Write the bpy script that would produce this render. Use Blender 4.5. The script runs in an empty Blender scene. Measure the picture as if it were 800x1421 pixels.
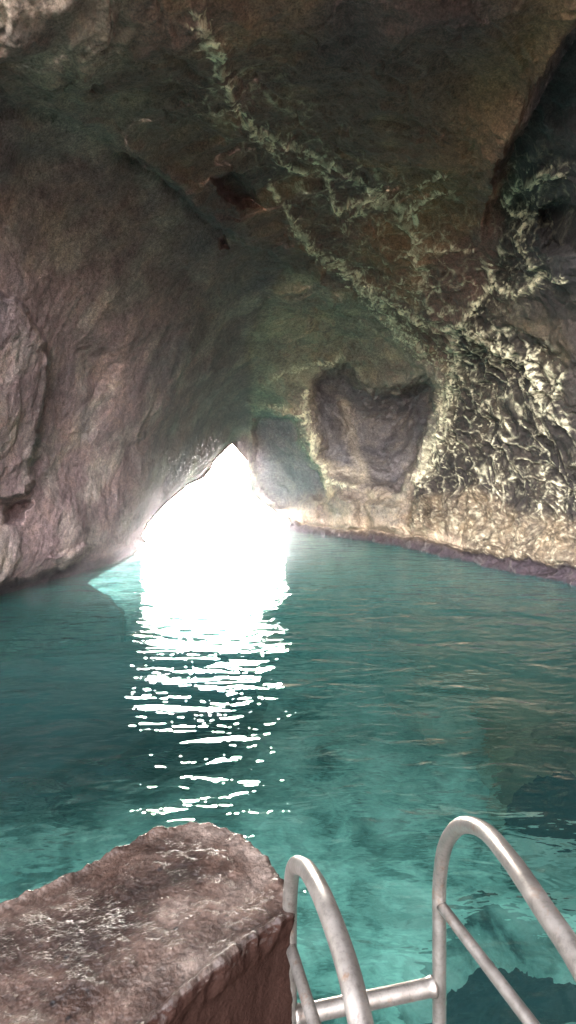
import bpy, bmesh, math, random
import numpy as np
from mathutils import Vector

random.seed(7)
R = math.radians
scene = bpy.context.scene
COL = scene.collection
F, HOR, CAMH = 780.0, 660.0, 2.6          # focal length / horizon row of the picture, eye height over the water

# ------------------------------------------------------------------ noise
def _hash(ix, iy, iz, seed):
    h = (ix.astype(np.uint32) * np.uint32(374761393) + iy.astype(np.uint32) * np.uint32(668265263)
         + iz.astype(np.uint32) * np.uint32(2147483647) + np.uint32((seed * 974711 + 12345) & 0xffffffff))
    h = (h ^ (h >> np.uint32(13))) * np.uint32(1274126177)
    h = (h ^ (h >> np.uint32(15))) * np.uint32(2246822519)
    return h ^ (h >> np.uint32(16))

GR = np.random.default_rng(5).normal(size=(256, 3)).astype(np.float32)
GR /= np.linalg.norm(GR, axis=1)[:, None]

def perlin(P, seed=0):
    P = P.astype(np.float32)
    I = np.floor(P)
    f = P - I
    I = I.astype(np.int64)
    w = f * f * f * (f * (f * 6 - 15) + 10)
    out = np.zeros(len(P), np.float32)
    for dx in (0, 1):
        wx = w[:, 0] if dx else 1 - w[:, 0]
        for dy in (0, 1):
            wy = w[:, 1] if dy else 1 - w[:, 1]
            for dz in (0, 1):
                wz = w[:, 2] if dz else 1 - w[:, 2]
                g = GR[_hash(I[:, 0] + dx, I[:, 1] + dy, I[:, 2] + dz, seed) & np.uint32(255)]
                d = g[:, 0] * (f[:, 0] - dx) + g[:, 1] * (f[:, 1] - dy) + g[:, 2] * (f[:, 2] - dz)
                out += wx * wy * wz * d
    return out * 1.5

def fbm(P, freq, octs, seed=0, gain=.5, lac=2.03, kind='n'):
    s = 0; a = 1.0; tot = 0
    for o in range(octs):
        n = perlin(P * freq + o * 17.3, seed + o)
        if kind == 'r': n = 1 - 2 * np.abs(n)
        elif kind == 'b': n = 2 * np.abs(n) - .5
        s = s + a * n; tot += a
        a *= gain; freq *= lac
    return s / tot

def voronoi(P, seed=0):
    P = P.astype(np.float32)
    I = np.floor(P).astype(np.int64)
    f1 = np.full(len(P), 9., np.float32); f2 = f1.copy()
    for dx in (-1, 0, 1):
        for dy in (-1, 0, 1):
            for dz in (-1, 0, 1):
                h = _hash(I[:, 0] + dx, I[:, 1] + dy, I[:, 2] + dz, seed)
                ox = (h & np.uint32(1023)).astype(np.float32) / 1023
                oy = ((h >> np.uint32(10)) & np.uint32(1023)).astype(np.float32) / 1023
                oz = ((h >> np.uint32(20)) & np.uint32(1023)).astype(np.float32) / 1023
                d = np.sqrt((I[:, 0] + dx + ox - P[:, 0]) ** 2 + (I[:, 1] + dy + oy - P[:, 1]) ** 2 + (I[:, 2] + dz + oz - P[:, 2]) ** 2)
                m = d < f1
                f2 = np.where(m, f1, np.minimum(f2, d)); f1 = np.where(m, d, f1)
    return f1, f2

def sstep(a, b, x):
    t = np.clip((x - a) / (b - a), 0, 1)
    return t * t * (3 - 2 * t)

def seg_dist(u, v, pts, closed=False, width=None):
    """distance to a polyline; with width also the width at the nearest point"""
    best = np.full(u.shape, 1e9, np.float32); wb = np.zeros(u.shape, np.float32)
    n = len(pts)
    for i in range(n if closed else n - 1):
        (x0, y0), (x1, y1) = pts[i][:2], pts[(i + 1) % n][:2]
        dx, dy = x1 - x0, y1 - y0
        t = np.clip(((u - x0) * dx + (v - y0) * dy) / (dx * dx + dy * dy + 1e-9), 0, 1)
        d = np.hypot(u - x0 - t * dx, v - y0 - t * dy)
        m = d < best
        best = np.where(m, d, best)
        if width is not None:
            wb = np.where(m, width[i] * (1 - t) + width[(i + 1) % n] * t, wb)
    return (best, wb) if width is not None else best

def inside(u, v, pts):
    c = np.zeros(u.shape, bool)
    n = len(pts)
    for i in range(n):
        (x0, y0), (x1, y1) = pts[i], pts[(i + 1) % n]
        if y0 == y1: continue
        c ^= ((y0 > v) != (y1 > v)) & (u < (x1 - x0) * (v - y0) / (y1 - y0) + x0)
    return c

def sdf(u, v, pts):
    """signed distance to a polygon, positive inside"""
    d = seg_dist(u, v, pts, True)
    return np.where(inside(u, v, pts), d, -d)

# ------------------------------------------------------------------ helpers for objects
def tag(o, label=None, cat=None, group=None, kind=None):
    if label: o['label'] = label
    if cat: o['category'] = cat
    if group: o['group'] = group
    if kind: o['kind'] = kind
    return o

def mesh_np(name, V, Q, mat, parent=None, smooth=True, attrs=None, cols=None):
    me = bpy.data.meshes.new(name)
    V = np.asarray(V, np.float32); Q = np.asarray(Q, np.int32)
    k = Q.shape[1]
    me.vertices.add(len(V)); me.vertices.foreach_set('co', V.ravel())
    me.loops.add(Q.size); me.loops.foreach_set('vertex_index', Q.ravel())
    me.polygons.add(len(Q)); me.polygons.foreach_set('loop_start', np.arange(0, Q.size, k, dtype=np.int32))
    me.update(calc_edges=True)
    me.polygons.foreach_set('use_smooth', np.full(len(Q), smooth))
    for k_, a in (attrs or {}).items():
        at = me.attributes.new(k_, 'FLOAT', 'POINT'); at.data.foreach_set('value', np.asarray(a, np.float32))
    for k_, c in (cols or {}).items():
        at = me.attributes.new(k_, 'FLOAT_COLOR', 'POINT')
        c4 = np.ones((len(V), 4), np.float32); c4[:, :3] = c
        at.data.foreach_set('color', c4.ravel())
    me.validate()
    o = bpy.data.objects.new(name, me); COL.objects.link(o)
    if mat: me.materials.append(mat)
    if parent: o.parent = parent
    return o

def grid_quads(nr, nc, wrap=False):
    r = np.arange(nr - 1)[:, None]; c = np.arange(nc if wrap else nc - 1)[None, :]
    c1 = (c + 1) % nc
    a = r * nc + c; b = r * nc + c1; d = (r + 1) * nc + c; e = (r + 1) * nc + c1
    return np.stack([a, b, e, d], -1).reshape(-1, 4)

class NT:
    def __init__(s, name):
        s.m = bpy.data.materials.new(name); s.m.use_nodes = True
        s.t = s.m.node_tree; s.t.nodes.clear()
    def n(s, typ, props=None, **ins):
        nd = s.t.nodes.new(typ)
        for k, v in (props or {}).items(): setattr(nd, k, v)
        for k, v in ins.items():
            k = int(k[1:]) if k[0] == 'i' and k[1:].isdigit() else k.replace('_', ' ')
            sk = nd.inputs[k]
            if isinstance(v, bpy.types.NodeSocket): s.t.links.new(v, sk)
            else: sk.default_value = v
        return nd
    def noise(s, vec, scale, detail=6, rough=.6, dist=0):
        return s.n('ShaderNodeTexNoise', Vector=vec, Scale=scale, Detail=detail, Roughness=rough, Distortion=dist).outputs['Fac']
    def ramp(s, fac, *stops):
        nd = s.n('ShaderNodeValToRGB', i0=fac)
        e = nd.color_ramp.elements
        while len(e) < len(stops): e.new(.5)
        for el, (p, c) in zip(e, stops):
            el.position = p
            el.color = (c, c, c, 1) if isinstance(c, (int, float)) else (*c, 1)
        return nd.outputs[0]
    def mix(s, fac, a, b, mode='MIX'):
        nd = s.n('ShaderNodeMix', dict(data_type='RGBA', blend_type=mode))
        for i, v in ((0, fac), (6, a), (7, b)):
            if isinstance(v, bpy.types.NodeSocket): s.t.links.new(v, nd.inputs[i])
            else: nd.inputs[i].default_value = (*v, 1) if isinstance(v, tuple) else v
        return nd.outputs[2]
    def math(s, op, a, b=0.0):
        return s.n('ShaderNodeMath', dict(operation=op), i0=a, i1=b).outputs[0]
    def bump(s, h, strength, dist, normal=None):
        nd = s.n('ShaderNodeBump', Height=h, Strength=strength, Distance=dist)
        if normal: s.t.links.new(normal, nd.inputs['Normal'])
        return nd.outputs[0]
    def out(s, surf, vol=None):
        o = s.n('ShaderNodeOutputMaterial')
        if surf: s.t.links.new(surf, o.inputs[0])
        if vol: s.t.links.new(vol, o.inputs[1])
        return s.m

# ------------------------------------------------------------------ materials
def rock_material(name):
    t = NT(name)
    pos = t.n('ShaderNodeNewGeometry').outputs['Position']
    tint = t.n('ShaderNodeAttribute', dict(attribute_name='tint')).outputs['Color']
    crust = t.n('ShaderNodeAttribute', dict(attribute_name='crust')).outputs['Fac']
    n1 = t.noise(pos, 1.3, 8, .65, .2)
    n2 = t.noise(pos, 10, 8, .72)
    n3 = t.noise(pos, 36, 6, .75)
    c = t.mix(1.0, tint, t.ramp(n1, (.28, (.62, .58, .60)), (.5, (1, 1, 1)), (.72, (1.35, 1.28, 1.12))), 'MULTIPLY')
    c = t.mix(1.0, c, t.ramp(n2, (.3, .42), (.5, 1.0), (.72, 1.55)), 'MULTIPLY')
    c = t.mix(.8, c, t.ramp(n3, (.34, .3), (.5, 1.0), (.66, 1.7)), 'MULTIPLY')
    pit = t.n('ShaderNodeTexVoronoi', dict(feature='F1'), Vector=t.n('ShaderNodeVectorMath', dict(operation='ADD'), i0=pos, i1=t.n('ShaderNodeTexNoise', Vector=pos, Scale=6., Detail=3.).outputs['Color']).outputs[0], Scale=5.5).outputs['Distance']
    c = t.mix(t.ramp(n2, (.45, .0), (.6, .8)), c, t.mix(1.0, c, t.ramp(pit, (.05, .2), (.28, 1.)), 'MULTIPLY'))
    k = t.math('MULTIPLY', crust, t.ramp(n3, (.36, .35), (.5, 1.0)))
    cc = t.mix(n3, (.92, .74, .46), (1., .90, .68))
    c = t.mix(1.0, c, (1.5, 1.3, 1.27), 'MULTIPLY')
    c = t.mix(k, c, cc)
    b = t.bump(n2, .8, .07)
    b = t.bump(n3, .7, .013, b)
    p = t.n('ShaderNodeBsdfPrincipled', Base_Color=c, Roughness=.8, Normal=b)
    p.inputs['Specular IOR Level'].default_value = .35
    return t.out(p.outputs[0])

def boulder_material():
    t = NT('wet brown rock')
    pos = t.n('ShaderNodeTexCoord').outputs['Object']
    n1 = t.noise(pos, 2.2, 6, .6, .5); n2 = t.noise(pos, 16, 8, .72, .6); n3 = t.noise(pos, 70, 5, .7)
    c = t.ramp(n1, (.3, (.022, .011, .008)), (.5, (.048, .029, .022)), (.68, (.10, .076, .064)))
    n0 = t.noise(pos, 3.4, 4, .55, .3)
    c = t.mix(1, c, t.ramp(n0, (.38, (.13, .10, .085)), (.5, (.28, .24, .215)), (.62, (.62, .60, .58))), 'MULTIPLY')
    c = t.mix(1, c, t.ramp(n2, (.3, .5), (.5, 1.), (.72, 1.4)), 'MULTIPLY')
    pits = t.n('ShaderNodeTexVoronoi', Vector=pos, Scale=11.).outputs['Distance']
    c = t.mix(t.ramp(pits, (.06, 1.), (.11, 0.)), c, (.004, .003, .003))
    c = t.mix(.8, c, t.ramp(n3, (.33, .4), (.5, 1.), (.7, 1.35)), 'MULTIPLY')
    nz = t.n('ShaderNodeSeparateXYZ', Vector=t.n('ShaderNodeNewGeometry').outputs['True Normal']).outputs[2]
    c = t.mix(t.ramp(nz, (.45, 1.), (.86, 0.)), c, t.mix(n2, (.005, .0025, .002), (.018, .009, .007)))  # steep sides darkened in the base colour, standing in for shade
    v = t.n('ShaderNodeTexVoronoi', Vector=pos, Scale=110.).outputs['Distance']
    b = t.bump(n2, .5, .012); b = t.bump(v, .5, .003, b); b = t.bump(n3, .6, .005, b)
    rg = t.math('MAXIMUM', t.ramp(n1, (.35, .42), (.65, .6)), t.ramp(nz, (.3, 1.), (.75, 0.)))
    p = t.n('ShaderNodeBsdfPrincipled', Base_Color=c, Roughness=rg, Normal=b)
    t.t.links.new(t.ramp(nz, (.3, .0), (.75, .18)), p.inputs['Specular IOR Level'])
    return t.out(p.outputs[0])

def steel_material():
    t = NT('weathered stainless steel')
    pos = t.n('ShaderNodeTexCoord').outputs['Object']
    n1 = t.noise(pos, 14, 6, .65, .4); n2 = t.noise(pos, 90, 4, .7)
    c = t.mix(n1, (.08, .067, .058), (.19, .165, .148))
    c = t.mix(t.ramp(t.noise(pos, 22, 5, .7), (.58, .0), (.68, .7)), c, (.12, .065, .04))
    c = t.mix(.6, c, t.ramp(n2, (.32, .45), (.5, 1.), (.7, 1.1)), 'MULTIPLY')
    rg = t.ramp(n1, (.3, .32), (.7, .55))
    p = t.n('ShaderNodeBsdfPrincipled', Base_Color=c, Metallic=.85, Roughness=rg, Normal=t.bump(n2, .25, .002))
    return t.out(p.outputs[0])

def water_material():
    t = NT('clear teal sea water')
    pos = t.n('ShaderNodeNewGeometry').outputs['Position']
    mp = t.n('ShaderNodeMapping', Vector=pos)
    mp.inputs['Rotation'].default_value = (0, 0, R(-10)); mp.inputs['Scale'].default_value = (.62, 1.25, 1)
    v = mp.outputs[0]
    w1 = t.noise(v, 1.1, 2, .5, .5)
    w2 = t.noise(v, 3.1, 2, .5, .7)
    w3 = t.noise(v, 9., 2, .5, .3)
    h = t.math('ADD', t.math('MULTIPLY', w1, WAVE[0]), t.math('ADD', t.math('MULTIPLY', w2, WAVE[1]), t.math('MULTIPLY', w3, WAVE[2])))
    nb = t.bump(h, 1.0, 1.0)
    fr = t.n('ShaderNodeFresnel', IOR=1.333, Normal=nb).outputs[0]
    gl = t.n('ShaderNodeBsdfGlossy', Color=(1, 1, 1, 1), Roughness=.03, Normal=nb).outputs[0]
    tr = t.n('ShaderNodeBsdfTransparent', Color=(.70, .97, .92, 1)).outputs[0]
    rf = t.n('ShaderNodeBsdfRefraction', Color=(.70, .97, .92, 1), Roughness=0.0, IOR=1.12, Normal=nb).outputs[0]
    df = t.n('ShaderNodeBsdfDiffuse', Color=(.15, .60, .54, 1)).outputs[0]
    body = t.n('ShaderNodeMixShader', i0=.5, i1=tr, i2=rf).outputs[0]
    yy = t.n('ShaderNodeSeparateXYZ', Vector=pos).outputs[1]
    turb_glow = t.ramp(t.math('MULTIPLY', yy, .04), (.22, .01), (.42, .08), (.8, .36))  # cloudiness, raised towards the mouth to stand in for the lit water's glow
    body = t.n('ShaderNodeMixShader', i0=turb_glow, i1=body, i2=df).outputs[0]
    return t.out(t.n('ShaderNodeMixShader', i0=fr, i1=body, i2=gl).outputs[0])

def seabed_material():
    t = NT('pale sandy seabed')
    pos = t.n('ShaderNodeNewGeometry').outputs['Position']
    n1 = t.noise(pos, .85, 7, .66, .3); n2 = t.noise(pos, 2.6, 6, .6, 1.0)
    c = t.ramp(n1, (.38, (.05, .10, .09)), (.44, (.28, .42, .38)), (.52, (.56, .74, .66)), (.62, (.84, .93, .85)))
    c = t.mix(.7, c, t.ramp(n2, (.32, .35), (.5, 1.), (.7, 1.3)), 'MULTIPLY')
    yy = t.n('ShaderNodeSeparateXYZ', Vector=pos).outputs[1]
    near_tone = t.ramp(t.math('MULTIPLY', yy, .05), (.12, (.85, .95, .9)), (.5, (.92, .96, .95)))  # seabed colour slightly darker towards the viewer
    c = t.mix(1.0, c, near_tone, 'MULTIPLY')
    p = t.n('ShaderNodeBsdfPrincipled', Base_Color=c, Roughness=.9)
    return t.out(p.outputs[0])

def dark_rock_material(c1=(.004, .009, .013), c2=(.013, .023, .028), c3=(.05, .075, .075)):
    t = NT('dark submerged rock')
    pos = t.n('ShaderNodeNewGeometry').outputs['Position']
    n1 = t.noise(pos, 1.2, 7, .65, .5)
    c = t.ramp(n1, (.3, c1), (.6, c2), (.82, c3))
    p = t.n('ShaderNodeBsdfPrincipled', Base_Color=c, Roughness=.9)
    return t.out(p.outputs[0])

VEIL_DENS = .021
WAVE = (.105, .045, .012)
M_ROCK = rock_material('encrusted limestone')
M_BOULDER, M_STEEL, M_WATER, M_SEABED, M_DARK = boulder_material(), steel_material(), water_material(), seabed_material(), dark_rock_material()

# ------------------------------------------------------------------ the cave
def axis(lo, hi, a, b, step, grow):
    mid = list(np.arange(a, b + step, step))
    s = step; x = a; left = []
    while x > lo: s = min(s * grow, 30); x -= s; left.append(x)
    s = step; x = mid[-1]; right = []
    while x < hi: s = min(s * grow, 30); x += s; right.append(x)
    return np.array(left[::-1] + mid + right)

STEP = 1.15
ua = axis(-1000, 1800, -15, 815, STEP, 1.12)
va = axis(-1100, 1250, -15, 835, STEP, 1.10)
NV, NU = len(va), len(ua)
U, V = np.meshgrid(ua, va)
U = U.ravel().astype(np.float32); V = V.ravel().astype(np.float32)

def wl(y): return CAMH * F / (y - HOR)     # depth of the water surface at picture row y
CTRL = [
    # left wall
    (0, 832, 11.7), (100, 803, 14.2), (172, 779, 17.2), (0, 800, 10.7), (100, 778, 13.4), (190, 750, 18.2),
    (0, 700, 10.6), (0, 560, 9.8), (0, 400, 8.8), (0, 250, 7.8), (0, 150, 7.0), (100, 650, 13.4), (100, 500, 12.0), (100, 350, 10.3), (100, 220, 8.6),
    (200, 690, 17.4), (200, 560, 15.6), (200, 420, 13.0), (200, 260, 10.0), (290, 640, 24.5), (290, 520, 19.5), (290, 400, 15.0), (290, 310, 12.2),
    (340, 560, 25), (330, 480, 20), (322, 616, 27.5), (240, 690, 22.0),
    (-300, 1000, 6.2), (-300, 700, 6.0), (-300, 400, 5.6), (-300, 100, 4.8), (-1000, 700, 3.3), (-1000, 1250, 3.3), (-1000, 200, 3.0), (-1000, -400, 2.7), (-1000, -1100, 2.4),
    (0, 1100, 12.2), (170, 1100, 17.6), (-300, 1250, 6.4),
    # ceiling
    (0, 60, 5.6), (0, -100, 4.8), (100, 100, 6.7), (200, 0, 5.9), (200, 160, 8.5), (300, 100, 7.6), (300, 250, 10.9), (400, 0, 6.5), (400, 150, 9.2),
    (400, 300, 13.4), (400, 370, 16.0), (500, 100, 8.0), (500, 220, 10.9), (500, 330, 14.4), (600, 0, 6.4), (600, 150, 8.8), (600, 300, 12.6), (600, 400, 14.6),
    (700, 0, 6.2), (700, 120, 7.8), (700, 220, 9.6), (500, -400, 3.9), (0, -500, 3.5), (800, -400, 3.7), (400, -1100, 2.6), (1800, -1100, 2.3), (1300, -500, 2.9),
    # back wall
    (400, 450, 20.0), (380, 520, 23.0), (450, 440, 20.0), (520, 470, 21.0), (580, 490, 20.0), (430, 520, 23.5), (370, 565, 25.5), (350, 590, 27), (430, 600, 24.5),
    (520, 600, 23.5), (600, 560, 20.5), (360, 650, 27.5), (385, 708, 31.0), (400, 733, 27.8), (450, 741, 25.2), (500, 748, 23.2), (560, 757, 20.9),
    (450, 690, 25.6), (520, 700, 22.6), (560, 700, 21.2), (347, 660, 28),
    # right wall
    (620, 771, 18.3), (700, 789, 15.8), (800, 808, 13.7), (620, 690, 19.4), (620, 600, 19.2), (640, 500, 17.2), (700, 690, 17.2), (700, 600, 16.6), (700, 480, 14.8), (700, 380, 13.2), (700, 290, 11.4),
    (800, 740, 14.2), (800, 690, 14.6), (800, 600, 13.4), (800, 480, 11.9), (800, 360, 10.4), (800, 240, 8.9), (800, 100, 7.3), (750, 700, 15.8),
    (1100, 980, 6.3), (1100, 700, 6.4), (1100, 400, 5.8), (1100, 100, 4.9), (1800, 700, 3.2), (1800, 1250, 3.2), (1800, 100, 2.9), (1800, -500, 2.6),
    (450, 1100, 25.8), (620, 1100, 18.8), (800, 1100, 14.0), (1100, 1250, 6.5),
]
C = np.array(CTRL, np.float64)
def tps(r2): return r2 * np.log(r2 + 1e-9)
def tps_fit(C, lam=1e-3):
    xy = C[:, :2] / 400.; z = np.log(C[:, 2]); n = len(C)
    K = tps(((xy[:, None] - xy[None]) ** 2).sum(-1)) + lam * np.eye(n)
    Pm = np.c_[np.ones(n), xy]
    A = np.block([[K, Pm], [Pm.T, np.zeros((3, 3))]])
    return xy, np.linalg.solve(A, np.r_[z, np.zeros(3)])
xy_c, w_c = tps_fit(C)
def base_depth(u, v):
    x = u / 400.; y = v / 400.
    z = w_c[-3] + w_c[-2] * x + w_c[-1] * y
    for i in range(len(xy_c)):
        z = z + w_c[i] * tps((x - xy_c[i, 0]) ** 2 + (y - xy_c[i, 1]) ** 2)
    return np.exp(np.clip(z, math.log(2.0), math.log(40)))

D = base_depth(U.astype(np.float64), V.astype(np.float64)).astype(np.float32)

def to3d(u, v, d):
    return np.stack([(u - 400) / F * d, d, CAMH + (HOR - v) / F * d], -1)

P0 = to3d(U, V, D)
# ragged outlines: warp the picture coordinates by noise living on the rock
g2 = np.stack([U / 60, V / 60, D * .1], -1)
wu = U + 13 * fbm(g2, 1.0, 4, 31, .6) + 4.5 * fbm(g2, 5.0, 3, 37, .6)
wv = V + 13 * fbm(g2, 1.0, 4, 41, .6) + 4.5 * fbm(g2, 5.0, 3, 47, .6)

LIP = [(-1000, -200), (-300, 0), (-60, 90), (0, 116), (60, 140), (120, 180), (170, 207), (215, 228), (270, 288), (330, 325), (400, 360), (450, 388), (500, 400)]
lx, ly = np.array(LIP).T
below = wv - np.interp(wu, lx, ly)
lip_amp = np.interp(U, [-300, 0, 200, 330, 420, 480], [.7, .6, .45, .42, .35, 0])
lip_on = np.where(U < 500, 1, 0)
off = lip_amp * lip_on * (sstep(-2, 10, below) * .75 - .25 * np.exp(-np.clip(below, -1e3, 0) ** 2 / 900) * (below < 0)) * np.exp(-np.clip(below, 0, 1e4) / 170)
off = off * (.55 + .75 * sstep(-.25, .3, fbm(g2, .55, 3, 53)))
off = off + lip_amp * .2 * (below > 0) * np.exp(-np.clip(below, 0, 1e4) / 170)

def recess(pts, depth, soft=7, q=0):
    s = sdf(wu, wv, pts)
    return depth * sstep(-q, soft, s), s

# pockets and steps
a_, _ = recess([(285, 236), (320, 222), (345, 250), (372, 292), (335, 290), (298, 268)], .7, 14); off = off + a_
a_, _ = recess([(298, 325), (312, 322), (316, 340), (303, 342)], .6, 5); off = off + a_
a_, _ = recess([(55, 45), (80, 30), (95, 70), (85, 115), (65, 95)], .2, 16); off = off + a_
a_, _ = recess([(105, 70), (125, 85), (135, 118), (115, 122), (103, 100)], .2, 14); off = off + a_
a_, _ = recess([(-60, 380), (20, 410), (62, 470), (66, 540), (46, 620), (36, 684), (0, 700), (-60, 700)], -.55, 9); off = off + a_
a_, _ = recess([(0, 698), (36, 688), (44, 700), (30, 725), (0, 730)], .5, 8); off = off + a_
a_, _ = recess([(100, 470), (150, 462), (175, 500), (165, 545), (125, 560), (100, 520)], .3, 30); off = off + a_
a_, _ = recess([(60, 770), (110, 752), (135, 758), (110, 778), (75, 785)], -.35, 10); off = off + a_
# undercut along the left waterline
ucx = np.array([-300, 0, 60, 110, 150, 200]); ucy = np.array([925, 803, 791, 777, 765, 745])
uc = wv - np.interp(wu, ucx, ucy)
off = off + np.where(U < 205, 1, 0) * .9 * sstep(-1, 14, uc)
# left (small) and large recess of the back wall
R1 = [(352, 584), (362, 573), (395, 574), (420, 576), (428, 590), (440, 625), (450, 660), (453, 690), (432, 694), (405, 712), (378, 702), (358, 684), (350, 640)]
R2 = [(432, 524), (450, 507), (485, 503), (500, 520), (522, 533), (560, 532), (590, 520), (607, 519), (618, 545), (613, 575), (600, 607), (584, 638), (568, 664), (554, 684), (520, 679), (470, 671), (462, 664), (452, 640), (443, 612), (434, 580), (429, 552)]
a_, s1 = recess(R1, 1.0, 9); off = off + a_ * .9
a_, s2 = recess(R2, 1.0, 20, 3); off = off + a_ * (.8 + 1.6 * sstep(500, 600, U) + .5 * sstep(600, 520, V)) + (.8 + 1.6 * np.clip((U - 450) / 150, 0, 1)) * sstep(0, 62, s2) * (1 - .45 * sstep(600, 680, V)) * 1.5
# bulging rims round the recesses
rim = np.exp(-(np.clip(-s2, 0, 1e3) / 14) ** 2) * (s2 < 0)
off = off - .0 * rim * (.4 + 1.2 * sstep(-.3, .3, fbm(g2, 1.3, 3, 57)))
rim1 = np.exp(-(np.clip(-s1, 0, 1e3) / 9) ** 2) * (s1 < 0) * (V < 700)
off = off - .12 * rim1
# rounded blocks under the recesses
for pts in ([(402, 722), (408, 700), (425, 688), (450, 684), (453, 732), (404, 728)], [(457, 736), (456, 692), (480, 678), (504, 690), (506, 740), (470, 740)],
            [(511, 742), (512, 694), (535, 684), (558, 694), (564, 720), (560, 748)], [(566, 700), (580, 672), (600, 690), (604, 740), (570, 748)]):
    s = sdf(wu, wv, pts); off = off - .85 * sstep(-3, 16, s + 5 * fbm(g2, 2.5, 3, 59))
# crease at the top right
CRE = [(830, -60), (800, 18), (770, 60), (742, 110), (715, 165), (700, 205), (690, 250), (668, 300)]
cy_, cx_ = np.array([p[1] for p in CRE]), np.array([p[0] for p in CRE])
rightof = wu - np.interp(wv, cy_, cx_)
cre_on = sstep(330, 270, V)
off = off + .8 * cre_on * sstep(-2, 14, rightof) * np.exp(-np.clip(rightof, 0, 1e4) / 200) - .25 * cre_on * np.exp(-(np.clip(-rightof, 0, 1e4) / 35) ** 2) * (rightof < 0)
# dark alcove right
a_, _ = recess([(745, 275), (790, 258), (830, 270), (830, 350), (770, 345), (740, 310)], .6, 16); off = off + a_
# ledge of the right wall and rough tide band
tbx = np.array([380, 400, 450, 520, 600, 650, 720, 800, 1100]); tby = np.array([716, 722, 732, 741, 753, 765, 778, 787, 930])
tb = wv - np.interp(wu, tbx, tby)
tide = (sstep(-2, 2, tb) * (U > 392)).astype(np.float32)
off = off - .35 * tide + .25 * np.exp(-(tb / 3.5) ** 2) * (U > 400)
D1 = D + off

# ridge lines
RID = [
    ([(262, -20), (285, 20), (300, 70), (322, 130), (345, 165), (400, 190), (450, 222), (490, 235), (525, 268), (560, 290)], [14, 18, 16, 14, 12, 12, 14, 10, 16, 20]),
    ([(345, 165), (375, 200), (400, 235), (455, 235), (470, 285)], [8, 8, 6, 7, 5]),
    ([(380, 262), (400, 300), (432, 332), (470, 362), (500, 388)], [8, 12, 12, 12, 12]),
    ([(500, 388), (520, 400), (545, 440), (562, 462), (590, 482), (612, 500)], [14, 16, 16, 13, 12, 12]),
    ([(560, 290), (582, 335), (592, 385)], [20, 9, 12]), ([(590, 245), (630, 205)], [6, 3]), ([(525, 268), (505, 285), (470, 320)], [7, 7, 4]),
    ([(455, 235), (468, 290), (500, 275), (525, 268)], [5, 5, 5, 6]), ([(560, 290), (600, 270), (640, 250)], [9, 7, 2]),
    ([(800, 222), (770, 218), (735, 240), (700, 285)], [12, 14, 12, 7]), ([(700, 285), (735, 300), (728, 330), (756, 368)], [6, 12, 10, 10]),
    ([(800, 380), (760, 385), (730, 400), (690, 385), (672, 350)], [10, 14, 10, 10, 6]), ([(690, 385), (660, 420), (640, 450)], [10, 12, 14]),
    ([(640, 450), (632, 500), (628, 540), (618, 590), (600, 640), (578, 672)], [18, 17, 16, 15, 15, 12]), ([(655, 450), (700, 470), (745, 500), (755, 560)], [8, 12, 14, 12]),
    ([(500, 388), (540, 410), (600, 440), (640, 450)], [5, 8, 12, 14]), ([(560, 350), (600, 345), (660, 340)], [4, 6, 3]), ([(428, 545), (426, 575), (441, 615), (456, 668)], [5, 9, 11, 11]),
    ([(350, 568), (395, 566), (425, 575)], [6, 8, 8]), ([(452, 668), (480, 672), (500, 674)], [6, 5, 3]), ([(795, 590), (770, 560), (790, 520)], [8, 8, 8]),
    ([(360, 545), (385, 515), (430, 505), (480, 495)], [3, 5, 5, 3]),
]
ridge = np.zeros_like(D); core = np.zeros_like(D)
wu2 = wu + 7 * fbm(g2, 3.2, 4, 151, .65); wv2 = wv + 7 * fbm(g2, 3.2, 4, 161, .65)
for pts, w in RID:
    d, ww = seg_dist(wu2, wv2, pts, False, w)
    ridge = np.maximum(ridge, np.exp(-(d / (ww * .85 + .5)) ** 2)); core = np.maximum(core, np.exp(-(d / (ww * .30 + .9)) ** 2))

# honeycomb zone of the right wall
HC = [(600, 480), (640, 430), (700, 440), (770, 480), (790, 560), (830, 700), (830, 800), (560, 760), (575, 690), (612, 620), (622, 540)]
hc = sstep(-14, 12, sdf(wu, wv, HC))
LEDGE = [(560, 690), (600, 680), (660, 672), (720, 705), (830, 725), (830, 800), (700, 775), (560, 752)]
ledge = sstep(-6, 12, sdf(wu, wv, LEDGE)) * (1 - tide)

Pb = to3d(U, V, D1)
def normals(P):
    G = P.reshape(NV, NU, 3)
    du = np.gradient(G, axis=1); dv = np.gradient(G, axis=0)
    n = np.cross(du.reshape(-1, 3), dv.reshape(-1, 3))
    n /= np.linalg.norm(n, axis=1)[:, None] + 1e-9
    view = P - np.array([0, 0, CAMH])
    n[(n * view).sum(1) > 0] *= -1
    return n
N0 = normals(P0)                                   # smooth large-scale normal, facing into the cave

# displacement, all in metres
warp = np.stack([fbm(Pb, .5, 3, 3), fbm(Pb, .5, 3, 5), fbm(Pb, .5, 3, 8)], -1)
Pw = Pb + .7 * warp
h = .55 * fbm(Pw, .22, 3, 11)
h0 = h
left = sstep(420, 330, U) * sstep(-20, 20, below)
strat = np.stack([Pw[:, 0] * .9, Pw[:, 1] * .9, Pw[:, 2] * 1.2], -1)
h += .18 * fbm(strat, .7, 4, 21, .42, 2.03, 'r')
h += .06 * fbm(Pw, 2.1, 4, 25, .47, 2.1, 'b')
h += .016 * fbm(Pw, 6.5, 3, 28, .5)
h -= .09 * np.clip(fbm(Pw, 3.0, 3, 29, .5) - .02, 0, .5)
h += .12 * np.abs(fbm(Pw, .55, 4, 66, .42)) * 2
h += .06 * np.clip(fbm(strat, 1.3, 3, 61, .45), -.2, .5)
g1, g2v = voronoi(Pw * .55 + .35 * fbm(Pw, 1.2, 3, 181)[:, None], 21)
h = h * (1 - .62 * left)
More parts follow.
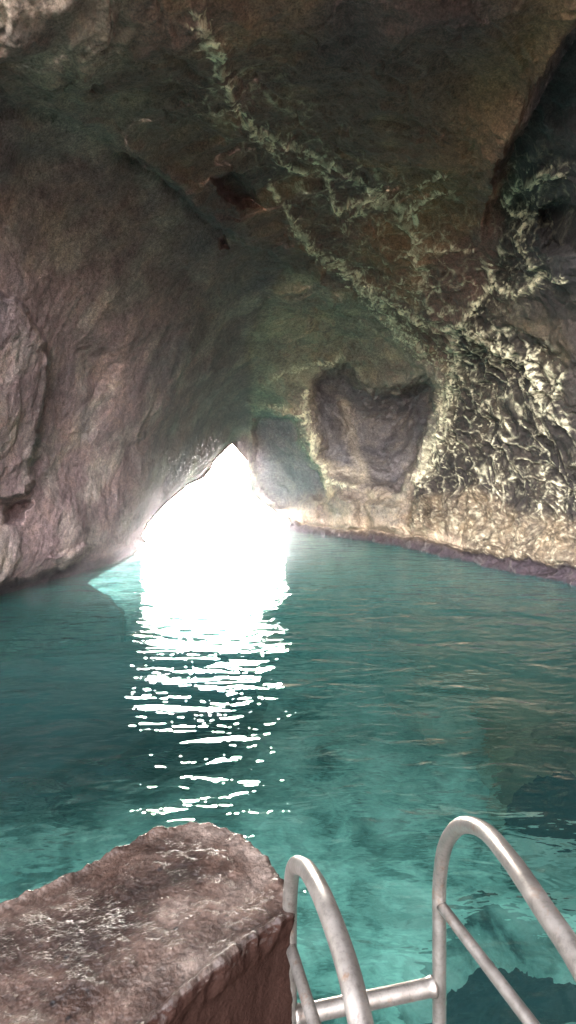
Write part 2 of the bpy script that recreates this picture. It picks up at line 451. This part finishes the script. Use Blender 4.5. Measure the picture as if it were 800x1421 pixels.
h += (.2 - .12 * left) * (np.clip(g1, 0, 1) - .5) - .05 * np.exp(-((g2v - g1) / .035) ** 2) * (1 - hc) * (1 - .85 * left)
# ridges break up along their length
flk = fbm(Pw, 9, 3, 89, .65)
brk = fbm(Pw, 1.6, 4, 51, .6); big2_ = fbm(Pw, .8, 4, 111)
rg = ridge * sstep(-.34, .18, brk)
f1, f2 = voronoi(np.stack([Pw[:, 0] * 1.5, Pw[:, 1] * 1.5, Pw[:, 2] * 1.15], -1) + .5 * warp, 3)
cell = np.exp(-((f2 - f1) / .09) ** 2)
f3, f4 = voronoi(Pw * 3.3 + .8 * warp, 9)
cell2 = np.exp(-((f4 - f3) / .13) ** 2)
net = np.maximum(cell * sstep(-.3, .2, fbm(Pw, 1.1, 3, 71)), .75 * cell2 * sstep(-.1, .3, fbm(Pw, .9, 3, 75)))
zone = np.clip(hc + .55 * np.exp(-(seg_dist(U, V, [(300, 100), (460, 240), (560, 300), (590, 400)]) / 70) ** 2) + .6 * np.exp(-(seg_dist(U, V, [(760, 240), (720, 340), (640, 450), (520, 400)]) / 55) ** 2), 0, 1)
fine = fbm(Pw, 5.5, 4, 81, .65, 2.1, 'r')
web1, web2 = voronoi(np.stack([Pw[:, 0] * 4.6, Pw[:, 1] * 4.6, Pw[:, 2] * 3.8], -1) + 1.6 * warp + .5 * fbm(Pw, 5, 2, 83)[:, None], 13)
web = np.exp(-((web2 - web1) / .16) ** 2)
cup = sstep(0, .45, f2 - f1); cup2 = sstep(0, .5, web2 - web1)
h += .05 * rg * (1 + flk) + core * .02 * sstep(-.4, 0, brk) - (.055 * hc + .03 * zone) * cup * (1 - rg) + .05 * zone * fbm(Pw, 2.4, 3, 97, .5) + .03 * zone * fbm(Pw, 6.5, 3, 98, .55) - .035 * zone * cup2
h += ledge * (.05 * fbm(Pw, 2.4, 4, 85, .45, 2.1, 'r') + .16 * fbm(Pw, 1.0, 3, 87, .45))
h += tide * (.10 * fbm(Pw, 2.6, 4, 91, .5, 2.1, 'r') + .14 * fbm(Pw, 1.1, 3, 93, .45))
edge_u = sstep(-900, -60, U) * sstep(1700, 860, U)
h = h * (.35 + .65 * edge_u)
Pd = Pb + N0 * h[:, None]

# the mouth
MOUTH = [(322, 616), (333, 627), (344, 643), (346, 668), (350, 685), (363, 698), (376, 706), (386, 714), (396, 731), (402, 1300), (172, 1300), (172, 850), (150, 828), (120, 810), (138, 797), (150, 790), (172, 780), (186, 770), (198, 757), (203, 751),
         (197, 745), (206, 728), (222, 708), (241, 690), (262, 673), (284, 663), (292, 652), (298, 640), (310, 627)]
uw = 1 + 7 * sstep(790, 815, V)
mu = U + 2.0 * uw * fbm(g2, 5.0, 3, 131); mv = V + 2.0 * fbm(g2, 5.0, 3, 141)
sm = sdf(mu, mv, MOUTH)
# rock rounds off towards the mouth
rnd = np.clip(1 + sm / 9.0, 0, 1) * (sm < 0)
# no displacement exactly on the rim, so the outline keeps its drawn shape
k = sstep(-14, 0, sm)[:, None]
Pd = Pd * (1 - k) + Pb * k
Pd = np.array([0, 0, CAMH]) + (Pd - np.array([0, 0, CAMH])) * (1 + (.03 * rnd ** 2) * (U < 330))[:, None]
Pd_cave = Pd

# colours
def col(*c): return np.array(c, np.float32)
def lerp(a, b, t): return a + (b - a) * np.clip(t, 0, 1)[:, None]
big = fbm(Pw, .35, 4, 101); big2 = fbm(Pw, .8, 4, 111); big3 = fbm(Pw, .55, 4, 121)
ones = np.ones((len(U), 1), np.float32)
c_left = lerp(col(.165, .125, .115) * ones, col(.22, .195, .165), sstep(-.1, .35, big2))
c_left = lerp(c_left, col(.11, .095, .095), sstep(.0, .4, big))
c_left = c_left * col(.78, .78, .82)
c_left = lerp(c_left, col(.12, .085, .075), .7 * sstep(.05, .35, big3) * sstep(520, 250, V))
c_ceil = lerp(col(.085, .065, .058) * ones, col(.14, .105, .075), sstep(-.05, .35, big2))
c_ceil = lerp(c_ceil, col(.06, .048, .05), sstep(0, .35, big))
c_ceil = lerp(c_ceil, col(.15, .155, .135), sstep(300, 80, U) * sstep(.15, -.25, big3 - .1))
c_ceil = lerp(c_ceil, col(.17, .125, .075), .8 * np.exp(-(seg_dist(U, V, [(790, 0), (690, 120), (620, 230), (560, 330)]) / 48) ** 2))
c_back = lerp(col(.17, .155, .13) * ones, col(.235, .215, .165), sstep(-.1, .3, big2))
c_back = lerp(c_back, col(.12, .125, .10), sstep(.0, .35, big))
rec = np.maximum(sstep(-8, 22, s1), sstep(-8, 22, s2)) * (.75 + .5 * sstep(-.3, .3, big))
c_back = lerp(c_back, col(.115, .12, .132), rec)  # recesses tinted darker and cooler, their shade put into the colour
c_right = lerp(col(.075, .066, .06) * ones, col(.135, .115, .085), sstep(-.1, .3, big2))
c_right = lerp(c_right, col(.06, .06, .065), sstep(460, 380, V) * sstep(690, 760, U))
c_right = lerp(c_right, col(.25, .21, .145) * (.45 + .55 * sstep(-.3, .0, flk + .6 * fbm(Pw, 2.5, 3, 95)))[:, None], ledge * (.6 + .45 * sstep(-.3, .2, big2)))
BK = [(400, 365), (500, 400), (560, 455), (590, 492), (622, 520), (618, 590), (600, 640), (572, 680), (556, 745), (540, 1400), (100, 1400), (100, 780), (345, 600), (348, 545), (342, 480), (362, 420)]
RW = [(2500, -1500), (830, -60), (800, 18), (742, 110), (700, 205), (690, 250), (700, 300), (690, 380), (640, 440), (622, 520), (618, 590), (600, 640), (572, 680), (556, 745), (540, 1400), (2500, 1400)]
m_bk = sstep(-9, 9, sdf(wu, wv, BK)); m_rw = sstep(-8, 8, sdf(wu, wv, RW))
m_lf0 = sstep(-2, 4, below) * sstep(8, -8, U - np.interp(V, [300, 360, 420, 480, 545, 600], [420, 400, 362, 342, 348, 345]))
m_lf = sstep(-45, 50, below + 40 * big2) * sstep(8, -8, U - np.interp(V, [300, 360, 420, 480, 545, 600], [420, 400, 362, 342, 348, 345]))
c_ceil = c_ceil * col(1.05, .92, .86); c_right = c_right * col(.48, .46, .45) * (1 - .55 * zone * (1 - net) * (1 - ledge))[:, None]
tint = c_ceil * 1.0
c_back = c_back * col(1, .95, .93)
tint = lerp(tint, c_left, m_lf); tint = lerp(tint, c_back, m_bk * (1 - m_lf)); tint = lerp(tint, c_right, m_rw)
tint = lerp(tint, col(.028, .021, .025), tide)
# pale band of bare rock just over the tide line of the back wall
bare = np.exp(-((tb + 9) / 9) ** 2) * (U > 398) * (U < 640)
tint = lerp(tint, col(.34, .28, .2), .75 * bare)
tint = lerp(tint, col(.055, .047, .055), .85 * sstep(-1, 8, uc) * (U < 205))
under = sstep(.0, -.25, Pd[:, 2])
tint = lerp(tint, col(.09, .17, .16), under)
z1 = np.exp(-(fbm(Pw, 1.9, 4, 171, .6) / .045) ** 2); z2 = np.exp(-(fbm(Pw, 3.6, 4, 175, .62) / .06) ** 2)
lines = np.maximum(z1, .85 * z2) * sstep(-.1, .2, flk)
fl2 = fbm(Pw, 3.6, 4, 191, .62)
cells = np.maximum(np.exp(-((f2 - f1) / .05) ** 2), .6 * np.exp(-((web2 - web1) / .09) ** 2) * sstep(.0, .3, brk))
grain = sstep(-.22, .10, flk) * (.35 + .65 * sstep(-.12, .12, fbm(Pw, 3.6, 3, 99, .55)))
crust = np.clip(core * sstep(-.4, .0, brk) * sstep(-.10, .10, flk + .35 * fine) * 1.2 + sstep(.0, .55, ridge) * 1.15 * sstep(.05, .2, .55 * flk + .5 * fl2 + .3 * (ridge - .6) + .25 * (cells - .3)), 0, 1)
crust = np.maximum(crust, np.clip(zone * (cells * sstep(-.3, .05, brk) + .08 * lines * sstep(-.2, .15, big2_) + .8 * sstep(.16, .36, flk) * sstep(-.1, .2, big2_)), 0, 1)) * (.12 + .88 * grain) * (1 - tide) * (1 - .65 * ledge) * (1 - tide) * (1 - .97 * left)
crust = np.clip(crust + .3 * ledge * sstep(.12, .4, flk) + .12 * rim * sstep(-.1, .3, big2), 0, 1)
# pale streaks inside the large recess
fl = np.exp(-(seg_dist(wu, wv, [(478, 560), (490, 610), (508, 660)]) / 9) ** 2) + np.exp(-(seg_dist(wu, wv, [(455, 640), (475, 655), (505, 662)]) / 7) ** 2)
tint = lerp(tint, col(.42, .38, .30), .55 * fl * sstep(-.3, .3, fine))

# split into the walls one can name
sd_bk = sdf(wu, wv, BK); sd_rw = sdf(wu, wv, RW)
lab = np.zeros(len(U), np.int8)                                  # 0 ceiling
lab[sd_bk > 0] = 2; lab[(m_lf0 > .5)] = 1; lab[sd_rw > 0] = 3; lab[(tide > .5) & (tb > 0)] = 4
Q = grid_quads(NV, NU)
keep = ~(sm[Q] > 0).all(1)
# snap the vertices just inside the mouth onto its outline
rimv = np.zeros(len(U), bool); rimv[Q[keep].ravel()] = True; rimv &= sm > 0
Q = Q[keep]
ql = lab[Q[:, 0]]
NAMES = {0: ('cave_ceiling', 'dark brown cave ceiling crossed by pale crusted ridges, overhanging the left wall'),
         1: ('cave_wall', 'broad mauve brown left wall leaning over the water beside the bright mouth'),
         2: ('cave_wall', 'grey back wall with two dark hollows right of the bright mouth'),
         3: ('cave_wall', 'honeycombed right wall with yellowish crust above a pale sloping ledge'),
         4: ('rock_ledge', 'rough purple tide ledge along the foot of the back and right walls')}
for i, (nm, lb) in NAMES.items():
    q = Q[ql == i]
    ids, inv = np.unique(q, return_inverse=True)
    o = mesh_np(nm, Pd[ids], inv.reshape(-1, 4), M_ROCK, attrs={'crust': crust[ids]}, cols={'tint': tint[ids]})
    tag(o, lb, None, None, 'structure')

# rock tunnel of the mouth, running out to the open sea
def resample(pts, step):
    out = []
    for i in range(len(pts)):
        a, b = np.array(pts[i], float), np.array(pts[(i + 1) % len(pts)], float)
        n = max(1, int(np.hypot(*(b - a)) / step))
        out += [a + (b - a) * k / n for k in range(n)]
    return np.array(out)
ring = resample(MOUTH, 3.0)
cen = np.array([290, 720.])
rows = []
for j, (sc_, gr) in enumerate([(1.02, -.3), (1.05, 2), (1.10, 4), (1.17, 7), (1.26, 10), (1.36, 13), (1.46, 16)]):
    dv = ring - cen; ln = np.linalg.norm(dv, axis=1)[:, None]
    px = ring + dv / ln * (gr * np.where(dv[:, :1] > 0, np.where(ring[:, 1:] > 690, 1.2, .45), 1.))
    dep = base_depth(ring[:, 0], ring[:, 1]) * sc_
    rows.append(to3d(px[:, 0], px[:, 1], dep))
T = np.concatenate(rows)
mid = to3d(np.array([290.]), np.array([700.]), np.array([25.]))[0]
nrm = T - mid; nrm[:, 1] *= .2; nrm /= np.linalg.norm(nrm, axis=1)[:, None]
T = T + nrm * np.abs(.45 * fbm(T, .8, 4, 201))[:, None] * np.repeat(np.linspace(0, 1, 7), len(ring))[:, None]
o = mesh_np('cave_tunnel', T, grid_quads(7, len(ring), True), M_ROCK, attrs={'crust': np.zeros(len(T))}, cols={'tint': np.tile(col(.22, .19, .16), (len(T), 1))})
tag(o, 'rock sides of the bright mouth leading out to sea', None, None, 'structure')

# rear of the cave, behind the viewer: a rough vault, with a gap added to let in fill light
HOLE_C, HOLE_R = Vector((-.42, -.60, .68)).normalized(), .72
nt_, np_ = 90, 120
th = np.linspace(-.15, math.pi / 2, nt_)[:, None] * np.ones((1, np_)); ph = np.linspace(-math.pi - .75, .75, np_)[None, :] * np.ones((nt_, 1))
dirs = np.stack([np.cos(th) * np.cos(ph), np.cos(th) * np.sin(ph), np.sin(th)], -1).reshape(-1, 3)
rr = 1 + .12 * fbm(dirs, 2.0, 4, 301)
RV = dirs * rr[:, None] * np.array([13., 14., 13.]) + np.array([0, 1.0, -1.5])
q = grid_quads(nt_, np_)
hd = (dirs @ np.array(HOLE_C)) + .05 * fbm(dirs, 3, 3, 311)
q = q[~(hd[q] > math.cos(HOLE_R)).all(1)]
fwd = (RV[:, 1] > 4.5)
q = q[~fwd[q].all(1)]
o = mesh_np('cave_vault', RV, q, M_ROCK, attrs={'crust': np.zeros(len(RV))}, cols={'tint': np.tile(col(.13, .11, .10), (len(RV), 1))})
tag(o, 'rough rock vault behind the viewer with a gap added for fill light', None, None, 'structure')

# ------------------------------------------------------------------ water and seabed
yr = np.r_[np.linspace(-10, .8, 20), 1 / np.linspace(1 / .9, 1 / 90., 420), np.geomspace(100, 3000, 25)]
xr = np.linspace(-2.6, 2.6, 380)
YY, XX = np.meshgrid(yr, xr, indexing='ij')
X3 = XX * np.maximum(YY, 5.0)
W = np.stack([X3, YY, np.zeros_like(YY)], -1).reshape(-1, 3)
fade = sstep(90, 40, W[:, 1])
ww = np.stack([W[:, 0] * .55 - .1 * W[:, 1], W[:, 1] * 1.0, W[:, 2]], -1)
W[:, 2] = fade * (.034 * fbm(ww, .55, 2, 401) + .018 * fbm(ww, 1.3, 2, 411))
o = mesh_np('sea_water', W, grid_quads(len(yr), len(xr)), M_WATER)
tag(o, 'clear teal sea water filling the cave, glittering white below the mouth', None, None, 'structure')

ys = np.r_[np.linspace(-10, 40, 260), np.geomspace(42, 3000, 25)]; xs = np.linspace(-1, 1, 260)
YY, XX = np.meshgrid(ys, xs, indexing='ij')
X3 = XX * (22 + np.maximum(YY - 40, 0) * 1.5)
S = np.stack([X3, YY, np.zeros_like(YY)], -1).reshape(-1, 3)
S[:, 2] = -3.3 + .5 * fbm(S, .18, 4, 421) + .25 * fbm(S, .8, 3, 431) - np.clip(S[:, 1] - 30, 0, 100) * .05
o = mesh_np('seabed', S, grid_quads(len(ys), len(xs)), M_SEABED)
tag(o, 'pale sandy seabed seen through the teal water', None, None, 'structure')

def lump(name, loc, size, rz, seed, mat, res=70, rough=.22):
    n = res
    th = np.linspace(-math.pi / 2, math.pi / 2, n)[:, None] * np.ones((1, 2 * n)); ph = np.linspace(0, 2 * math.pi, 2 * n, endpoint=False)[None, :] * np.ones((n, 1))
    d = np.stack([np.cos(th) * np.cos(ph), np.cos(th) * np.sin(ph), np.sin(th)], -1).reshape(-1, 3)
    d = np.sign(d) * np.abs(d) ** .8
    r = 1 + rough * 1.6 * fbm(d, 1.3, 5, seed, .55) + rough * .5 * fbm(d, 4, 3, seed + 9, .6, 2.1, 'r')
    v = d * r[:, None] * np.array(size)
    o = mesh_np(name, v, grid_quads(n, 2 * n, True), mat)
    o.location = loc; o.rotation_euler.z = rz
    return o

M_BROWN = dark_rock_material((.10, .09, .06), (.26, .21, .14), (.40, .33, .23))
for loc, size, rz, sd_, mat, lb in [
    ((-3.5, 8.0, -1.1), (2.8, 1.45, .85), 28, 501, M_DARK, 'large dark submerged rock shelf in the water at left'),
    ((4.6, 13.2, -2.0), (2.2, 2.2, 1.3), 20, 511, M_BROWN, 'brown submerged rock glowing under the water before the right ledge'),
    ((5.6, 9.3, -2.6), (2.0, 1.6, 1.2), -15, 521, M_BROWN, 'brown submerged rock lying deeper at the right edge of the water'),
    ((3.9, 7.9, -2.6), (.75, .5, .8), 10, 531, M_DARK, 'small dark submerged rock nearest the right edge of the water'),
    ((2.0, 5.3, -3.05), (.8, .45, .7), 25, 541, M_DARK, 'dark submerged rock seen through the arch of the right handrail')]:
    o = lump('submerged_rock', loc, size, R(rz), sd_, mat, 70, .3)
    tag(o, lb, 'submerged rock', 'rocks under the water')

# haze volume added to imitate lens glare round the mouth
bm = bmesh.new(); bmesh.ops.create_icosphere(bm, subdivisions=4, radius=1)
MC, MS = (-6.3, 17.6, 2.5), (9.5, 11, 9.5)
for v in bm.verts: v.co = Vector((v.co.x * MS[0] + MC[0], v.co.y * MS[1] + MC[1], max(v.co.z * MS[2] + MC[2], .06)))
me = bpy.data.meshes.new('glare_haze'); bm.to_mesh(me); bm.free()
t = NT('lens veil haze')
mp = t.n('ShaderNodeMapping', Vector=t.n('ShaderNodeTexCoord').outputs['Object'], Location=(MC[0] * -1 / MS[0], -MC[1] / MS[1], -MC[2] / MS[2]), Scale=tuple(1 / q_ for q_ in MS))
r2 = t.n('ShaderNodeVectorMath', dict(operation='LENGTH'), i0=mp.outputs[0]).outputs['Value']
dens = t.math('MULTIPLY', t.ramp(r2, (.15, 1.), (.55, .4), (1., 0.)), VEIL_DENS)
me.materials.append(t.out(None, t.n('ShaderNodeVolumeScatter', Color=(.98, .88, 1, 1), Density=dens, Anisotropy=.62).outputs[0]))
o = bpy.data.objects.new('glare_haze', me); COL.objects.link(o)
tag(o, 'thin pale haze added to imitate lens glare round the bright mouth', None, None, 'stuff')

# ------------------------------------------------------------------ foreground rock
OUT = [(-.85, 1.65), (-.637, 1.84), (-.472, 1.985), (-.311, 2.02), (-.202, 1.97), (-.083, 1.84), (-.036, 1.757), (.0, 1.66), (.012, 1.60), (-.05, 1.56), (-.199, 1.42), (-.328, 1.285),
       (-.56, 1.05), (-.8, .9), (-1.15, .85), (-1.5, 1.0), (-1.6, 1.25), (-1.2, 1.48)]
ring = resample(OUT, .006)
for _ in range(2): ring = (np.roll(ring, 1, 0) + 2 * ring + np.roll(ring, -1, 0)) / 4
cen = np.array([-.55, 1.45])
ns = len(ring)
rows = []
for r_ in np.linspace(.0005, .99, 130): rows.append((r_, 1.35 - .008 * r_ ** 4))
for a in np.linspace(.15, 1, 10): rows.append((.99 + .01 * math.sin(a * math.pi / 2), 1.342 - .014 * (1 - math.cos(a * math.pi / 2))))
for z in np.linspace(1.322, -1.2, 170): rows.append((1.0 + .02 * (1.3 - z), z))
BV = np.concatenate([np.c_[cen + (ring - cen) * r_, np.full(ns, z)] for r_, z in rows])
BV[:, 2] += .05 * np.clip((BV[:, 0] + .35) * .5, -.3, .2)
Gb = BV.reshape(len(rows), ns, 3)
nb_ = np.cross(np.roll(Gb, -1, 1) - np.roll(Gb, 1, 1), np.gradient(Gb, axis=0)).reshape(-1, 3)
nb_ /= np.linalg.norm(nb_, axis=1)[:, None] + 1e-9
outw = np.c_[BV[:, :2] - cen, np.where(BV[:, 2] > 1.3, 2., 0)]
nb_[(nb_ * outw).sum(1) < 0] *= -1
hb = .016 * fbm(BV, 2.2, 4, 601) + .006 * fbm(BV, 9, 4, 611, .6, 2.1, 'b') + .0035 * fbm(BV, 40, 3, 615, .6)
edge_k = np.exp(-((np.repeat([max(0, r_ if z > 1.29 else 1 + (1.3 - z) * 2) for r_, z in rows], ns) - 1) / .05) ** 2)
hb += edge_k * .022 * fbm(BV, 9, 4, 621, .6, 2.1, 'r')
BV = BV + nb_ * hb[:, None]
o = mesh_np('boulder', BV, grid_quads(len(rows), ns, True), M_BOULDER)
tag(o, 'flat topped wet brown boulder beside the steel ladder in the foreground', 'boulder')

# ------------------------------------------------------------------ ladder
def spline(pts, n):
    P = np.array(pts, float); out = []
    for i in range(len(P) - 1):
        p0 = P[max(i - 1, 0)]; p1 = P[i]; p2 = P[i + 1]; p3 = P[min(i + 2, len(P) - 1)]
        d1 = np.linalg.norm(p2 - p1)
        m1 = (p2 - p0) / (np.linalg.norm(p2 - p1) + np.linalg.norm(p1 - p0) + 1e-9) * d1
        m2 = (p3 - p1) / (np.linalg.norm(p3 - p2) + np.linalg.norm(p2 - p1) + 1e-9) * d1
        for t in np.linspace(0, 1, n, endpoint=False):
            t2, t3 = t * t, t * t * t
            out.append((2 * t3 - 3 * t2 + 1) * p1 + (t3 - 2 * t2 + t) * m1 + (-2 * t3 + 3 * t2) * p2 + (t3 - t2) * m2)
    out.append(P[-1])
    return np.array(out)

def tube(name, path, r, mat, parent=None, n=28, prof=None):
    P = np.array(path, float)
    T = np.gradient(P, axis=0); T /= np.linalg.norm(T, axis=1)[:, None]
    up = np.array([1., 0, 0]) if abs(T[0][0]) < .8 else np.array([0, 0, 1.])
    rows = []
    for p, t in zip(P, T):
        a = up - t * up.dot(t); a /= np.linalg.norm(a); b = np.cross(t, a); up = a
        an = np.linspace(0, 2 * math.pi, n, endpoint=False)[:, None]
        rows.append(p + (r if prof is None else r * prof[len(rows)]) * (np.cos(an) * a + np.sin(an) * b))
    V_ = np.concatenate([np.repeat(P[:1], n, 0)] + rows + [np.repeat(P[-1:], n, 0)])
    return mesh_np(name, V_, grid_quads(len(P) + 2, n, True), mat, parent)

lad = bpy.data.objects.new('boarding_ladder', None); COL.objects.link(lad)
lad.location = (.25, 1.6, 0)
tag(lad, 'weathered steel boarding ladder with two arched handrails going down into the water', 'ladder')
def L(pts): return [np.array(p) - np.array(lad.location) for p in pts]
rt = tube('handrail', spline(L([(.463, 1.72, -1.1), (.463, 1.72, .4), (.463, 1.72, 1.2), (.463, 1.715, 1.37), (.470, 1.675, 1.5), (.484, 1.58, 1.615), (.492, 1.42, 1.705), (.478, 1.2, 1.775), (.478, 1.05, 1.79), (.487, .95, 1.785),
                                (.495, .8, 1.755), (.50, .62, 1.66), (.50, .52, 1.45), (.50, .50, .98)]), 14), .021, M_STEEL, lad)
lf = tube('handrail', spline(L([(.005, 1.62, -1.1), (.005, 1.62, .4), (.005, 1.62, 1.2), (.006, 1.615, 1.38), (.015, 1.56, 1.51), (.037, 1.43, 1.605), (.052, 1.28, 1.69), (.074, 1.13, 1.742), (.103, 1.0, 1.735), (.118, .9, 1.715),
                                (.135, .75, 1.66), (.14, .6, 1.5), (.14, .55, 1.3), (.14, .54, .98)]), 14), .021, M_STEEL, lad)
br = tube('brace', L([(.463 + (.76 - .463) * t, 1.72 - 1.12 * t * .85, 1.292 + .0 * t) for t in np.linspace(.012, 1, 40)]), .0165, M_STEEL, rt)
bl = tube('brace', L([(.005 + .19 * t, 1.62 - .75 * t, 1.25) for t in np.linspace(.012, 1, 40)]), .0165, M_STEEL, lf)
for z in (1.04, .72, .40, .08, -.24, -.56, -.88):
    st = tube('rung', L([np.array((.005, 1.62, z)) * (1 - t) + np.array((.463, 1.72, z)) * t for t in np.linspace(.03, .965, 60)]), .024, M_STEEL, lad, 28, [1.17 if k in (0, 1, 58, 59) else 1.06 if k in (2, 57) else 1 for k in range(60)])

# landing the viewer stands on (below the frame)
bm = bmesh.new()
bmesh.ops.create_grid(bm, x_segments=80, y_segments=60, size=1)
for v in bm.verts:
    x, y = v.co.x * 3.2 + .6, v.co.y * 2.6 - 2.0
    v.co = Vector((x, y, .98))
top = [f for f in bm.faces]
ext = bmesh.ops.extrude_face_region(bm, geom=top)
for v in ext['geom']:
    if isinstance(v, bmesh.types.BMVert): v.co.z = -3.5
Vx = np.array([v.co[:] for v in bm.verts]); nz = .03 * fbm(Vx, 1.5, 4, 701)
for v, d in zip(bm.verts, nz): v.co.z += d; v.co.y += d
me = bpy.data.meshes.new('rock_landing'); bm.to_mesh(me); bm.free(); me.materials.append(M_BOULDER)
o = bpy.data.objects.new('rock_landing', me); COL.objects.link(o)
tag(o, 'rock landing under the viewer where the handrails are fixed', None, None, 'structure')

# ------------------------------------------------------------------ light, camera
SUN_EL, SUN_AZ = R(15), R(-9)
w = bpy.data.worlds.new('World'); scene.world = w; w.use_nodes = True
nt = w.node_tree; bg = nt.nodes['Background']
sky = nt.nodes.new('ShaderNodeTexSky'); sky.sky_type = 'NISHITA'; sky.sun_disc = False
sky.sun_elevation = SUN_EL; sky.sun_rotation = SUN_AZ
sky.dust_density = 1.5
hs = nt.nodes.new('ShaderNodeHueSaturation'); hs.inputs['Saturation'].default_value = .25
wb = nt.nodes.new('ShaderNodeMix'); wb.data_type = 'RGBA'; wb.blend_type = 'MULTIPLY'; wb.inputs[0].default_value = 1; wb.inputs[7].default_value = (1, 1, 1, 1)
nt.links.new(sky.outputs[0], hs.inputs['Color']); nt.links.new(hs.outputs[0], wb.inputs[6]); nt.links.new(wb.outputs[2], bg.inputs[0])
bg.inputs[1].default_value = 15
sl = bpy.data.lights.new('sun', 'SUN'); sl.energy = 5; sl.angle = R(.6); sl.color = (1, .97, .92)
so = bpy.data.objects.new('sun', sl); COL.objects.link(so)
sd = Vector((math.sin(SUN_AZ) * math.cos(SUN_EL), math.cos(SUN_AZ) * math.cos(SUN_EL), math.sin(SUN_EL)))
so.rotation_euler = (-sd).to_track_quat('-Z', 'Y').to_euler()

cam = bpy.data.cameras.new('camera'); co = bpy.data.objects.new('camera', cam); COL.objects.link(co)
co.location = (0, 0, CAMH); co.rotation_euler = (R(90), 0, 0)
cam.sensor_fit = 'VERTICAL'; cam.sensor_height = 24; cam.lens = 24 * F / 1421.
cam.shift_y = -(710.5 - HOR) / 1421.
cam.clip_start = .05; cam.clip_end = 6000
scene.camera = co
scene.view_settings.view_transform = 'Standard'; scene.view_settings.look = 'None'
scene.view_settings.exposure = 0; scene.view_settings.gamma = 1
cy = scene.cycles
cy.use_guiding = True; cy.use_surface_guiding = True; cy.use_volume_guiding = False
cy.use_denoising = True
try: cy.denoiser = 'OPENIMAGEDENOISE'
except Exception: pass
cy.max_bounces = 10; cy.diffuse_bounces = 5; cy.glossy_bounces = 4; cy.transmission_bounces = 4; cy.transparent_max_bounces = 8
cy.sample_clamp_indirect = 3
cy.caustics_reflective = False; cy.caustics_refractive = False
